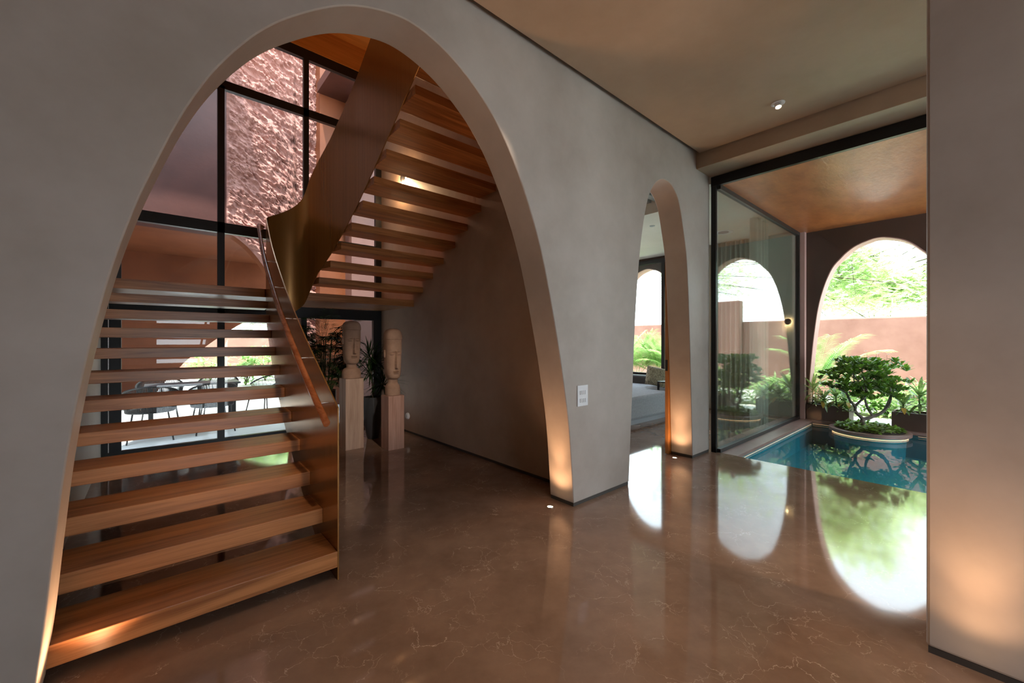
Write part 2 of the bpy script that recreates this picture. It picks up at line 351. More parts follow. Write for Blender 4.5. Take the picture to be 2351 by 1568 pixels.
# lit pink reveals lining both arches
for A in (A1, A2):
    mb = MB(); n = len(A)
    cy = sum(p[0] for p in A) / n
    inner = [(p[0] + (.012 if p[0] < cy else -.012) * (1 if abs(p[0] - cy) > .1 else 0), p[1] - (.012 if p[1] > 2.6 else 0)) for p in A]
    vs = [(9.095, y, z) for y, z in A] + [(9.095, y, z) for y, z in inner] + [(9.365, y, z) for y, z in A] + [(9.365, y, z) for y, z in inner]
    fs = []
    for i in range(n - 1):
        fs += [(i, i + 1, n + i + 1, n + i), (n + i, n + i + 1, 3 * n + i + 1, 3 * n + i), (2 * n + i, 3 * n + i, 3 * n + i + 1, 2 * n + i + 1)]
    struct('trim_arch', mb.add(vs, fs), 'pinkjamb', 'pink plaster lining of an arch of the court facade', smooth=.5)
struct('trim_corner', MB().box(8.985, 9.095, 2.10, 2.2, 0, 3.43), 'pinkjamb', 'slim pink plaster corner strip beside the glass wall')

# ------------------------------------------------------------------ pool
struct('pool_basin', MB().box(5.45, 9.4, -3.6, 2.26, -.6, -.42).box(5.44, 5.455, -3.6, 2.0, -.8, -.02).box(5.44, 9.1, 1.99, 2.26, -.8, -.045).box(9.0, 9.4, -3.6, 2.0, -.8, -.045).box(5.44, 9.1, -3.75, -3.6, -.8, 0), 'tiles', 'teal tiled pool basin')
struct('trim_kerb', MB().box(5.45, 9.36, 1.97, 2.17, -.045, .0).box(8.93, 9.36, -3.6, 1.97, -.045, .0), 'kerb', 'brown stone kerb around the pool', bevel=.004)
wat = MB().add([(5.456, -3.6, -.085), (9.0, -3.6, -.085), (9.0, 1.99, -.085), (5.456, 1.99, -.085)], [(0, 1, 2, 3)]).build('pool_water', 'water')
tag(wat, 'still blue green pool water reflecting the small tree', 'water', kind='stuff')
led = MB().box(5.47, 8.93, 1.984, 1.989, -.075, -.070).box(8.986, 8.992, 1.66, 1.98, -.072, -.067).box(8.986, 8.992, -2.0, .62, -.072, -.067).build('led_strip', 'led')
tag(led, 'warm glowing light strip under the pool kerb at the glass wall', 'light strip')
isl = thing('round_planting_island', 'round brown stone island in the pool holding the small tree', 'planter', (8.70, 1.17, -.2))
MB().lathe([(.51, -.05), (.51, -.004), (.50, 0), (.44, 0), (.43, -.02)], (8.70, 1.17, .005), 64).build('rim', 'kerb', isl, smooth=.5)
MB().lathe([(.42, -.55), (.45, -.05)], (8.70, 1.17, 0), 48).build('base', 'tiles', isl, smooth=.5)
MB().lathe([(.43, -.02), (.42, 0.0), (.3, .02), (.05, .03)], (8.70, 1.17, 0), 32).build('soil', 'soil', isl)
MB().lathe([(.462, -.078), (.468, -.078), (.468, -.070), (.462, -.070)], (8.70, 1.17, 0), 64, cap=False).build('light_ring', 'led2', isl)

# ------------------------------------------------------------------ foliage helpers
def rv(a=1): return Vector((random.uniform(-a, a), random.uniform(-a, a), random.uniform(-a, a)))
def rosette(mb, c, n, L, W, elev=(.1, .9), droop=.5, axis=Vector((0, 0, 1)), segs=4):
    c = Vector(c)
    for i in range(n):
        a = 2.4 * i + random.uniform(-.3, .3); e = elev[0] + (elev[1] - elev[0]) * (i / n)
        d = Vector((math.cos(a) * math.cos(e), math.sin(a) * math.cos(e), math.sin(e)))
        d = (d + axis * .3).normalized()
        l = L * random.uniform(.8, 1.1) * (1 - .35 * i / n)
        mb.leaf(c + d * .01, d, l, W * random.uniform(.85, 1.1), droop, .2, segs, shape=lambda t: (.12, .42, .78, .95, .35)[min(4, int(t * 4 + .5))])
def frond(mb, p, d, L, n=18, ll=.22, lw=.022, droop=1.0, segs=2, stem=.005):
    p = Vector(p); d = Vector(d).normalized(); K = 8; pts = [p.copy()]; dd = d.copy(); q = p.copy()
    for i in range(K):
        dd = (dd - Vector((0, 0, 1)) * droop / K * (i / K + .3)).normalized(); q = q + dd * (L / K); pts.append(q.copy())
    mb.tube(pts, [stem * (1 - .8 * i / K) for i in range(K + 1)], 4)
    for i in range(n):
        t = .28 + .72 * i / n; k = min(K - 1, int(t * K)); f = t * K - k
        c = pts[k].lerp(pts[k + 1], f); tt = (pts[k + 1] - pts[k]).normalized()
        side = tt.cross(Vector((0, 0, 1)))
        if side.length < .05: side = Vector((1, 0, 0))
        side.normalize()
        for sg in (-1, 1):
            ld = (side * sg * 1.0 + tt * (.55 + .6 * t) + Vector((0, 0, .15))).normalized()
            mb.leaf(c, ld, ll * (1 - .55 * abs(t - .5)) * random.uniform(.85, 1.1), lw, .5, .3, segs)

# small sculpted tree on the island
bt = thing('bonsai_tree', 'small gnarled tree with rosettes of glossy leaves on the round island', 'tree', (8.70, 1.22, .02))
C0 = Vector((8.70, 1.25, .0))
def V(*a): return Vector(a)
mb = MB()
# branches in the plane across the view (screen right = -Y mostly)
RX = Vector((.751, -.660, 0)); FW = Vector((.66, .751, 0))
def B(r, z, f=0): return C0 + RX * r + FW * f + Vector((0, 0, z))
branches = [
    ([B(0, .0), B(0, .10), B(.01, .17)], [.042, .034, .032]),
    ([B(.01, .16), B(-.08, .27, .03), B(-.10, .36, .02), B(-.20, .46), B(-.24, .60, .02), B(-.28, .72, .0)], [.028, .024, .022, .018, .014, .010]),
    ([B(-.10, .36, .02), B(-.06, .46, -.04), B(.0, .55, -.08), B(-.02, .75, -.08), B(-.05, .95, -.05)], [.020, .018, .016, .013, .009]),
    ([B(.01, .15), B(.15, .20, -.03), B(.32, .28, -.02), B(.42, .40, .0), B(.50, .54, .03), B(.56, .66, .02)], [.030, .027, .024, .020, .016, .011]),
    ([B(.15, .20, -.03), B(.12, .34, .04), B(.10, .50, .06), B(.16, .70, .08), B(.22, .9, .04)], [.020, .018, .015, .012, .009]),
    ([B(.18, .21, -.03), B(.30, .34, -.10), B(.34, .50, -.14), B(.36, .70, -.10)], [.016, .014, .012, .009]),
    ([B(-.24, .60, .02), B(-.34, .66, .0), B(-.40, .72, .05)], [.011, .009, .007]),
    ([B(-.20, .46), B(-.34, .60, -.08), B(-.44, .66, -.08)], [.012, .009, .007]),
    ([B(.0, .55, -.08), B(-.14, .74, -.12), B(-.22, .88, -.1)], [.011, .009, .007]),
    ([B(.10, .5, .06), B(-.02, .72, .12), B(-.06, 1.0, .1), B(-.1, 1.12, .08)], [.012, .010, .008, .006]),
    ([B(.16, .7, .08), B(.30, .86, .1), B(.36, 1.0, .08)], [.011, .009, .006]),
    ([B(-.08, .27, .03), B(-.2, .28, -.05), B(-.30, .31, -.08)], [.012, .009, .006]),
]
for path, rad in branches:
    pts = catmull([tuple(p) for p in path], 4); rr = catmull([(r, 0) for r in rad], 4)
    mb.tube(pts, [r[0] * random.uniform(.9, 1.1) for r in rr], 8)
mb.build('trunk', 'trunk', bt, smooth=1.2)
mb = MB()
clusters = []
# canopy shape: (r, z) centres with spreads, read off the photograph
blobs = [(-.45, .84, .14, .06, 22), (-.30, .93, .14, .05, 20), (-.16, 1.09, .13, .055, 22), (.08, 1.04, .17, .06, 24), (.28, 1.04, .15, .06, 22), (.40, .93, .14, .07, 22), (-.20, .66, .18, .07, 24), (.02, .76, .17, .14, 36), (.26, .70, .20, .13, 42), (.48, .70, .14, .12, 28), (-.10, .52, .15, .04, 16), (.20, .54, .24, .05, 28), (.54, .97, .08, .03, 7), (-.40, .65, .10, .05, 9), (.58, .58, .10, .06, 12), (-.20, .94, .16, .08, 16), (.15, .90, .2, .08, 18)]
for r0, z0, sr, sz, n in blobs:
    for i in range(int(n * .95)):
        r = r0 + random.uniform(-sr, sr); f = random.uniform(-.3, .3) * (1 - .5 * abs(r)); z = z0 + random.uniform(-sz, sz)
        rosette(mb, B(r, z, f), 8, random.uniform(.09, .12), .050, (.15, 1.15), .22, axis=Vector((0, 0, 1)) + (RX * r + FW * f) * .5)
rosette(mb, B(.12, .28, 0), 10, .13, .04); rosette(mb, B(-.30, .32, -.08), 10, .11, .04); rosette(mb, B(-.24, .27, -.03), 8, .10, .04)
mb.build('foliage', 'leaf_bonsai', bt, smooth=1.0)
for r, z in [(-.17, 1.25), (.11, 1.24), (.22, 1.22), (.27, 1.21), (.32, 1.20), (.10, 1.21)]:
    c = B(r, z, random.uniform(-.1, .1)); MB().tube([c - V(0, 0, .12), c], .0015, 4).build('flower_stalk', 'branch', bt)
for r, z in [(.115, 1.26), (.23, 1.24), (.27, 1.23), (.31, 1.22), (.34, 1.21)]:
    c = B(r, z, random.uniform(-.1, .1)); mb = MB()
    for i in range(5): mb.leaf(c, V(math.cos(i * 1.256), math.sin(i * 1.256), .5), .028, .022, .2, .1, 2)
    mb.build('flower', 'flower', bt)
# ground cover
mb = MB()
for i in range(340):
    a = random.uniform(0, 2 * PI); r = .40 * math.sqrt(random.random())
    c = V(8.70 + r * math.cos(a), 1.17 + r * math.sin(a), .02 + random.uniform(.01, .10) * (1.1 - r / .45))
    for k in range(3):
        d = V(math.cos(a + random.uniform(-1.6, 1.6)), math.sin(a + random.uniform(-1.6, 1.6)), random.uniform(-.1, .9))
        mb.leaf(c, d, random.uniform(.05, .085), .05, .5, .15, 2)
tag(mb.build('ground_cover', 'leaf_cover', loc=(8.7, 1.17, 0), smooth=1.0), 'low bright leafy ground cover round the foot of the small tree', 'ground cover', kind='stuff')

# planters behind pool
def planter(y0, y1, lab):
    t = thing('planter_box', lab, 'planter', (9.2, (y0 + y1) / 2, 0), 'rectangular planter boxes beside the pool arch')
    mb = MB(); a, b2, h, th = 9.02, 9.42, .28, .025
    mb.box(a, a + th, y0, y1, 0, h).box(b2 - th, b2, y0, y1, 0, h).box(a + th, b2 - th, y0, y0 + th, 0, h).box(a + th, b2 - th, y1 - th, y1, 0, h)
    mb.build('box', 'darkterra', t); MB().box(a + th, b2 - th, y0 + th, y1 - th, .01, h - .03).build('soil', 'soil', t)
planter(1.47, 2.085, 'dark brown planter box at the left foot of the pool arch')
planter(.14, .93, 'dark brown planter box right of the small tree')
def broad_plant(x, y, z, n, L, lab, mat='leaf_plant', yellow=0, droopy=.6, W=.06, tall=.0, grp='striped leaf plants in the planters', name='leafy_plant'):
    t = thing(name, lab, 'plant', (x, y, z), grp)
    mb = MB()
    mb.tube([(x, y, z), (x + .01, y, z + tall * .5), (x, y + .01, z + tall + .05)], [.012, .010, .006], 6); mb.build('stem', 'leaf_indoor', t, smooth=1)
    mb = MB()
    for i in range(n):
        a = 2.4 * i + random.uniform(-.4, .4); u = i / n
        e = -.1 + 1.35 * u
        d = V(math.cos(a) * math.cos(e), math.sin(a) * math.cos(e), math.sin(e))
        mb.leaf(V(x, y, z + tall * (.4 + .6 * u) + .03), d, L * random.uniform(.8, 1.15), W * random.uniform(.85, 1.1), droopy * (1.2 - u * .5), .25, 5)
    mb.build('foliage', mat, t, smooth=1)
    if yellow:
        mb = MB()
        for i in range(yellow):
            mb.leaf(V(x - .06 - .02 * i, y - .03 * i, z + .10), V(-.5, random.uniform(-.3, .3), .2), L * .7, W * 1.2, 1.7, .2, 5)
        mb.build('yellow_leaf', 'leaf_yellow', t, smooth=1)
for i, (x, y, L, n, tl, yl, lb) in enumerate([
        (9.18, 2.02, .36, 22, .28, 0, 'striped leaf plant nearest the glass wall in the left planter'),
        (9.12, 1.85, .30, 20, .10, 1, 'broad leaved plant with one yellow leaf hanging over the left planter'),
        (9.20, 1.68, .28, 16, .16, 1, 'thin striped plant with yellowing leaf in the middle of the left planter'),
        (9.22, 1.55, .26, 16, .10, 2, 'small plant with several yellow leaves at the right end of the left planter'),
        (9.14, .80, .24, 14, .12, 1, 'plant with a hanging yellow leaf in the right planter'),
        (9.22, .62, .30, 18, .30, 0, 'upright green plant in the middle of the right planter'),
        (9.20, .40, .34, 20, .34, 0, 'tall dark leaved plant at the right end of the right planter')]):
    broad_plant(x, y, .25, int(n * 1.6), L * 1.05, lb, yellow=yl, tall=tl, W=.05, droopy=.8)

# ------------------------------------------------------------------ garden beyond the arches
struct('ground_garden', MB().box(9.36, 40, -30, 45, -.3, -.02), 'ground', 'sunlit pale ground beyond the arches')
def garden_wall(name, x0, x1, y0, y1, z1, lab, mat='pink'):
    struct(name, MB().box(x0, x1, y0, y1, -.02, z1), mat, lab, bevel=.03)
garden_wall('wall_garden', 13.5, 13.75, -.35, 14.5, 2.02, 'pink plaster boundary wall behind the pool arch')
garden_wall('wall_garden_high', 13.3, 13.6, -9, -.35, 2.66, 'taller pink boundary wall mirrored in the glass')
def palm(x, y, z, L, n, lab, mat='leaf_garden', name='palm', spread=.9, grp='garden palms', ll=.34):
    t = thing(name, lab, 'palm', (x, y, z), grp)
    mb = MB()
    for i in range(4): mb.tube([(x + .04 * i, y - .03 * i, z), (x + .05 * i, y - .05 * i, z + .35)], [.03, .015], 6)
    mb.build('stem', 'branch', t)
    mb = MB()
    for i in range(n):
        a = 2.4 * i; e = random.uniform(.75, 1.35)
        frond(mb, (x, y, z + .3), V(math.cos(a) * math.cos(e) * spread, math.sin(a) * math.cos(e) * spread, math.sin(e)), L * random.uniform(.8, 1.1), 30, ll, .026, 1.5)
    mb.build('fronds', mat, t)
palm(10.9, 2.35, 0, 1.45, 18, 'bright feathery palm just left of the small tree behind the arch')
palm(12.1, 3.8, 0, 1.0, 12, 'feathery palm behind the left planter')
for k, (x, y) in enumerate([(11.2, 6.9), (11.4, 6.2), (11.2, 5.5), (11.5, 7.6), (11.9, 6.7), (12.0, 5.4)]):
    palm(x, y, 0, 1.5, 18, ['palm outside the living room window, leftmost of the row', 'palm outside the living room window, second from the left', 'palm outside the living room window near its mullion', 'palm at the far left outside the living room window', 'rear palm outside the living room window, left', 'rear palm outside the living room window, right'][k], grp='palms outside the living room window')
def shrub(x, y, z, r, h, lab, n=70, L=.22, W=.05, mat='leaf_garden', grp='garden shrubs'):
    t = thing('shrub', lab, 'shrub', (x, y, z), grp)
    mb = MB(); 
    for i in range(5): mb.tube([(x, y, z), (x + random.uniform(-r, r) * .6, y + random.uniform(-r, r) * .6, z + h * .8)], [.02, .006], 5)
    mb.build('stem', 'branch', t)
    mb = MB()
    for i in range(n):
        c = V(x + random.gauss(0, r * .45), y + random.gauss(0, r * .45), z + h * random.uniform(.1, 1))
        for k in range(6):
            d = rv(); d.z = abs(d.z) * .8
            mb.leaf(c, d, L * random.uniform(.6, 1.1), W, .6, .25, 2)
    mb.build('foliage', mat, t)
for x, y, r, h, lb in [(10.5, 1.75, .4, .7, 'low shrub behind the left planter'), (10.6, 1.15, .4, .35, 'low shrub behind the small tree'), (10.5, .5, .45, .65, 'leafy shrub behind the right planter'), (10.3, -.2, .5, .8, 'leafy shrub right of the right planter, mostly seen mirrored'), (12.3, .9, .5, .5, 'shrub at the foot of the pink boundary wall'), (10.3, -1.4, .5, .8, 'shrub mirrored in the left half of the glass wall')]:
    shrub(x, y, -.02, r, h, lb)
def tree(x, y, h, cc, rad, lab, n=1700, leafL=.11, grp='tall trees beyond the boundary walls'):
    t = thing('feathery_tree', lab, 'tree', (x, y, 0), grp)
    mb = MB(); tips = []
    top = V(x, y, h); cc = Vector(cc); rad = Vector(rad)
    mb.tube([(x, y, -.02), (x + .1, y + .05, h * .5), top], [.16, .13, .09], 8)
    def inside():
        while True:
            q = rv(1)
            if abs(q.x) ** 4 + abs(q.y) ** 4 + abs(q.z) ** 4 < 1: return cc + Vector((q.x * rad.x, q.y * rad.y, q.z * rad.z))
    for i in range(12):
        q = inside(); p = top.lerp(q, .45) + V(0, 0, .35) + rv(.2)
        pts = catmull([tuple(top), tuple(p), tuple(q)], 4)
        mb.tube(pts, [.026 * (1 - j / len(pts)) + .005 for j in range(len(pts))], 5); tips.append(q)
        for k in range(6):
            s2 = p.lerp(q, random.uniform(.2, 1)); e2 = s2.lerp(inside(), .35); m_ = (s2 + e2) / 2 + rv(.12) + V(0, 0, .08); mb.tube([s2, m_, e2 - V(0, 0, .15)], [.009, .006, .003], 4); tips += [e2, m_]
    mb.build('trunk', 'branch', t, smooth=1)
    mb = MB()
    for i in range(n):
        c = random.choice(tips).lerp(inside(), random.uniform(.1, 1)) + rv(.18)
        d = rv(); d.z = d.z * .3 - .25; d.normalize(); s = d.cross(V(0, 0, 1)); s = s.normalized() if s.length > .1 else V(1, 0, 0)
        for k in range(6):
            q = c + d * leafL * k * .42
            for sg in (-1, 1): mb.leaf(q, s * sg + d * .5, leafL * .85, leafL * .24, .2, 0, 1, shape=lambda t: .9)
    mb.build('crown', 'leaf_tree', t)
tree(15.6, 5.0, 3.6, (15.8, 2.7, 3.6), (1.4, 2.1, 2.1), 'feathery tree overhanging the pool arch from the left', 5200, .085)
tree(16.5, .1, 3.8, (17.2, 1.9, 2.9), (1.1, 2.4, 1.1), 'feathery tree at the right side of the pool arch', 3800, .085)
tree(18.5, -6.5, 4.2, (18, -2.0, 4.0), (1.5, 2.2, 1.8), 'sparse feathery tree mirrored in the glass wall', 1000, .085)
tree(20, 9.0, 4.5, (19.6, 10.5, 5.0), (2, 2, 2), 'pale tree beside the living room window view', 350)

# ------------------------------------------------------------------ living room
struct('wall_living', MB().box(3.05, 3.4, 7.0, 7.15, 0, 3.8).box(8.6, 9.1, 7.0, 7.15, 0, 3.8).box(3.4, 8.6, 7.0, 7.15, 3.2, 3.8), 'cream', 'pale rear wall of the living room')
struct('ceiling_living', MB().box(5.95, 9.1, 2.24, 7.1, 3.45, 3.8).box(5.41, 5.95, 2.24, 2.6, 3.45, 3.8), 'cream', 'cream living room ceiling', bevel=.004)
mb = MB().box(3.16, 5.95, 2.566, 7.1, 3.66, 3.8)
for i in range(27): mb.box(3.16, 5.94, 2.62 + i * .16, 2.72 + i * .16, 3.62, 3.66)
struct('ceiling_slats', mb, 'slat', 'grey slatted wood ceiling inside the slim arch')
t = thing('ceiling_speaker', 'round white grille in the living room ceiling seen through the glass', 'speaker', (7.96, 3.12, 3.45))
MB().lathe([(.16, 0), (.155, -.012), (.13, -.012), (.12, -.004)], (7.96, 3.12, 3.45), 40).build('rim', 'white', t, smooth=.6)
MB().lathe([(.09, -.002), (.09, -.012), (.02, -.014)], (7.96, 3.12, 3.45), 32).build('grille', 'offw', t, smooth=.6)
t = thing('ceiling_spot', 'tiny recessed spot in the living room ceiling seen through the slim arch', 'light', (6.6, 3.78, 3.45))
MB().lathe([(.045, 0), (.045, -.008), (.03, -.008), (.028, -.002)], (6.6, 3.78, 3.45), 24).build('ring', 'offw', t, smooth=.6)
# living room window wall X=8.95
struct('wall_sill', MB().box(8.88, 9.10, 4.2, 7.0, 0, .62), 'cream', 'low wall under the living room window')
struct('wall_living_pier', MB().box(8.9, 9.10, 2.24, 4.2, 0, 3.45), 'cream', 'living room wall behind the curtain')
w = structE('window_3', 'black framed living room window onto palms', (8.95, 6, .6))
MB().box(8.9, 8.98, 4.2, 7.0, 3.27, 3.36).box(8.9, 8.98, 4.2, 7.0, .62, .67).box(8.9, 8.98, 4.2, 4.28, .67, 3.33).box(8.9, 8.98, 6.85, 7.0, .67, 3.27).build('window_frame', 'black', w)
MB().box(8.9, 8.98, 4.79, 4.87, .67, 3.27).build('mullion', 'black', w)
MB().box(8.935, 8.943, 4.28, 6.85, .67, 3.27).build('pane', 'glass', w)
def curtain(name, p0, p1, z0, z1, amp, waves, lab, flare=0.0):
    mb = MB(); K = waves * 8; a = Vector((p0[0], p0[1], 0)); b2 = Vector((p1[0], p1[1], 0)); d = (b2 - a).normalized(); s = Vector((-d.y, d.x, 0)); vs = []
    zs = [z0, z0 + .5, (z0 + z1) / 2, z1]
    for j, z in enumerate(zs):
        for i in range(K + 1):
            t = i / K; f = 1 + flare * (1 - j / 3)
            p = a.lerp(b2, .5 + (t - .5) * f) + s * (amp * math.sin(2 * PI * t * waves + .6 * math.sin(t * 9)) * (1 + .2 * math.sin(t * 23)))
            vs.append((p.x, p.y, z))
    n = K + 1; fs = [(j * n + i, j * n + i + 1, (j + 1) * n + i + 1, (j + 1) * n + i) for j in range(3) for i in range(K)]
    o = mb.add(vs, fs).build(name, 'curtain', loc=(p0[0], p0[1], z0), smooth=1.2); tag(o, lab, 'curtain')
    so = o.modifiers.new('s', 'SOLIDIFY'); so.thickness = .003
curtain('curtain', (8.80, 2.75), (8.80, 4.15), .02, 3.44, .035, 16, 'pleated beige curtain along the end wall of the living room')
curtain('curtain', (7.35, 2.42), (7.95, 2.42), .02, 3.44, .05, 8, 'white sheer curtain gathered behind the glass wall', .0)
# sofa
t = thing('sofa', 'grey upholstered modular sofa seen through the slim arch', 'sofa', (6.6, 4.6, 0))
MB().box(4.75, 7.35, 3.88, 6.6, 0, .09).build('plinth', 'offw', t)
MB().box(4.7, 7.4, 3.80, 5.0, .09, .48).build('seat', 'sofa', t, bevel=.05)
MB().box(4.7, 7.4, 5.0, 6.2, .09, .50).build('seat', 'sofa', t, bevel=.05)
MB().box(7.42, 8.5, 4.45, 6.8, .05, .45).build('chaise', 'sofa', t, bevel=.06)
MB().box(8.5, 8.8, 4.4, 6.85, .05, .63).build('backrest', 'sofadark', t, bevel=.04)
t = thing('side_table', 'slim black metal side table against the sofa end', 'table', (7.35, 3.95, 0))
MB().box(7.43, 7.80, 3.80, 4.15, .62, .64).build('table_top', 'black', t); 
for a in (7.43, 7.77):
    for c in (3.80, 4.12): MB().box(a, a + .03, c, c + .03, 0, .62).build('leg', 'black', t)
mb = MB(); vs = []; n = 14
for i in range(n + 1):
    for j in range(n + 1):
        u, v2 = i / n * 2 - 1, j / n * 2 - 1; th = .09 * max(0, (1 - u ** 4) * (1 - v2 ** 4)) ** .6
        vs.append((u * .21, th, v2 * .21))
for i in range(n + 1):
    for j in range(n + 1):
        u, v2 = i / n * 2 - 1, j / n * 2 - 1; th = .09 * max(0, (1 - u ** 4) * (1 - v2 ** 4)) ** .6
        vs.append((u * .21, -th, v2 * .21))
n1_ = n + 1; fs = [(i * n1_ + j, (i + 1) * n1_ + j, (i + 1) * n1_ + j + 1, i * n1_ + j + 1) for i in range(n) for j in range(n)]
fs += [tuple(n1_ * n1_ + k for k in f[::-1]) for f in fs]
o = MB().add(vs, fs).build('cushion', 'cushion', smooth=1.2); o.location = (8.22, 4.62, .66); o.rotation_euler = (math.radians(-22), math.radians(12), math.radians(-50))
tag(o, 'olive patterned cushion leaning on the grey sofa', 'cushion')
# sliding door
d = structE('door_1', 'orange wooden sliding door edge with dark latch behind the slim arch', (5.1, 2.62, 0))
MB().box(4.865, 5.40, 2.568, 2.61, .005, 2.95).build('door_panel', 'doorwood', d)
MB().box(4.855, 4.866, 2.575, 2.603, 1.05, 1.19).build('latch', 'black', d)
# round eclipse wall lamps
def eclipse(name, c, nrm, lab, r=.07, power=6):
    c = Vector(c); t = thing(name, lab, 'lamp', tuple(c)); nrm = Vector(nrm)
    q = nrm.to_track_quat('Z', 'Y').to_matrix()
    def ring(mb, prof):
        m2 = MB().lathe(prof, (0, 0, 0), 36); mb.add([q @ Vector(p) + c for p in m2.v], m2.f)
    mb = MB(); ring(mb, [(r * .75, 0), (r * .75, .022), (r * .7, .024)]); mb.build('lamp_ring', 'warm', t, smooth=.6)
    mb = MB(); ring(mb, [(r, .032), (r, .046), (r * .96, .048)]); mb.build('lamp_disc', 'black', t, smooth=.6)
    L = bpy.data.lights.new(name + '_light', 'POINT'); L.energy = power; L.color = (1, .62, .32); L.shadow_soft_size = .02
    lo = bpy.data.objects.new(name + '_light', L); COL.objects.link(lo); lo.location = c + nrm * .08 + V(0, 0, -r - .02)
    return t
eclipse('wall_lamp', (8.895, 2.33, 1.79), (-1, 0, 0), 'round dark disc wall lamp with warm halo beside the glass wall frame', r=.058, power=.8)
eclipse('wall_lamp', (3.0, 5.98, 4.0), (-1, 0, 0), 'round glowing wall lamp behind the upper stair treads', power=30)
t = thing('foot_light', 'small white round foot light low on the stair wall', 'light', (3.0, 5.87, .26))
q = V(-1, 0, 0).to_track_quat('Z', 'Y').to_matrix(); m2 = MB().lathe([(.05, 0), (.05, .02), (.035, .035)], (0, 0, 0), 28)
MB().add([q @ Vector(p) + V(3.0, 5.87, .26) for p in m2.v], m2.f).build('cover', 'white', t, smooth=.6)

# ------------------------------------------------------------------ staircase
XT = [(2.4, .828), (3.085, .829), (3.369, .835), (3.65, .843), (3.937, .856), (4.22, .875), (4.505, .895), (4.79, .920), (5.07, .951), (5.357, .986), (5.60, 1.015)]
def XP(y): return lerp(XT, y)
BXT = [(2.5, 1.66), (4.0, 1.66), (4.4, 1.655), (4.8, 1.63), (5.1, 1.60), (5.4, 1.55), (5.6, 1.50)]
st = thing('staircase', 'open tread oak staircase with curved bronze sheet side panels', 'staircase', (.3, 2.52, 0))
RI, GO = .1709, .284
for k in range(11):
    y = 2.517 + GO * k; z = RI * (k + 1) - .001
    xa, xb = XP(y), XP(y + .32)
    MB().prism([(-.46, y), (xa, y), (xb, y + .32), (-.46, y + .32)], z - .094 if k < 3 else z - .082, z).build('tread', 'oak', st, bevel=.003)
for j in range(1, 12):
    y = 5.686 - GO * j; z = 2.05 + RI * j
    MB().prism([(lerp(BXT, y) + .004, y), (XB, y), (XB, y + .32), (lerp(BXT, y + .32) + .004, y + .32)], z - .08, z).build('tread', 'oak', st, bevel=.003)
U = [(1.015, 5.60), (1.05, 5.68), (1.12, 5.735), (1.21, 5.765), (1.30, 5.77), (1.39, 5.745), (1.46, 5.69), (1.50, 5.60)]
land = [(-.46, 5.641), (1.012, 5.641)] + [(x, y + .008) for x, y in U[1:7]] + [(1.505, 5.686), (XB, 5.686), (XB, 6.86), (-.46, 6.86)]
MB().prism(land, 1.95, 2.05).build('landing', 'oak', st, bevel=.003)
# bronze sheet: plan path with top/bottom heights
path = []
y = 2.517
ys = [2.517, 2.521, 2.535, 2.56, 2.60, 2.64] + [2.7 + .1 * i for i in range(30)]
for y in ys:
    if y > 5.6: break
    top = 1.093 + .602 * (y - 2.632)
    dy = y - 2.517
    if dy < .1: top = min(top, 1.045 + .06 * (1 - (1 - dy / .1) ** 2) ** .5 - .0)
    path.append((XP(y), y, max(.0, .602 * (y - 2.84) + .03) if y > 2.79 else 0.0, top))
ub = [(1.69, 2.885), (1.70, 2.93), (1.71, 2.975), (1.725, 3.03), (1.76, 3.09), (1.82, 3.17), (1.90, 3.28), (2.04, 3.46)]
uc = catmull([(x, y2, b_, t_) for (x, y2), (b_, t_) in zip(U, ub)], 4)
path += uc
y = 5.5
while y > 2.57:
    zt = 6.93 - .607 * y
    if y > 5.45: zt = 3.565
    if 5.3 < y <= 5.45: zt = 6.93 - .607 * y
    path.append((lerp(BXT, y), y, (5.523 - .602 * y) if y < 5.45 else 2.17, zt)); y -= .1
path.append((1.66, 2.57, 5.523 - .602 * 2.57, 6.93 - .607 * 2.57))
n = len(path); vs = []; th = .004
for i, (x, y, zb, zt) in enumerate(path):
    a = Vector(path[max(i - 1, 0)][:2]); b2 = Vector(path[min(i + 1, n - 1)][:2]); d2 = (b2 - a).normalized(); nx, ny = d2.y, -d2.x
    for o_ in (0, th * 2):
        vs += [(x + nx * o_, y + ny * o_, zb), (x + nx * o_, y + ny * o_, zt)]
fs = []
for i in range(n - 1):
    a = i * 4; c = a + 4
    fs += [(a, a + 1, c + 1, c), (a + 2, c + 2, c + 3, a + 3), (a + 1, a + 3, c + 3, c + 1), (a, c, c + 2, a + 2)]
fs += [(0, 2, 3, 1), (4 * n - 4, 4 * n - 3, 4 * n - 1, 4 * n - 2)]
MB().add(vs, fs).build('side_panel', 'bronze', st, smooth=.6)
# handrail
rp = [(.758, 2.49, .945)]
for i in range(1, 14):
    y = 2.49 + 3.08 * i / 13; rp.append((XP(y) - .075, y, .945 + .592 * (y - 2.49)))
rp += [(XP(5.6) - .070, 5.62, 2.79), (XP(5.6) - .045, 5.66, 2.80), (XP(5.6) - .012, 5.665, 2.78)]
hr = MB().tube(rp, [(.019, .025)] * len(rp), 20).build('handrail', 'railwood', st, smooth=.9)
for y in (2.685, 3.135, 3.64, 4.15, 4.68, 5.2):
    xr = XP(y) - .075; z = .945 + .592 * (y - 2.49) - .01
    MB().tube([(xr, y, z - .012), (XP(y) - .002, y, z - .012)], .006, 10).build('bracket', 'steel', hr, smooth=.9)

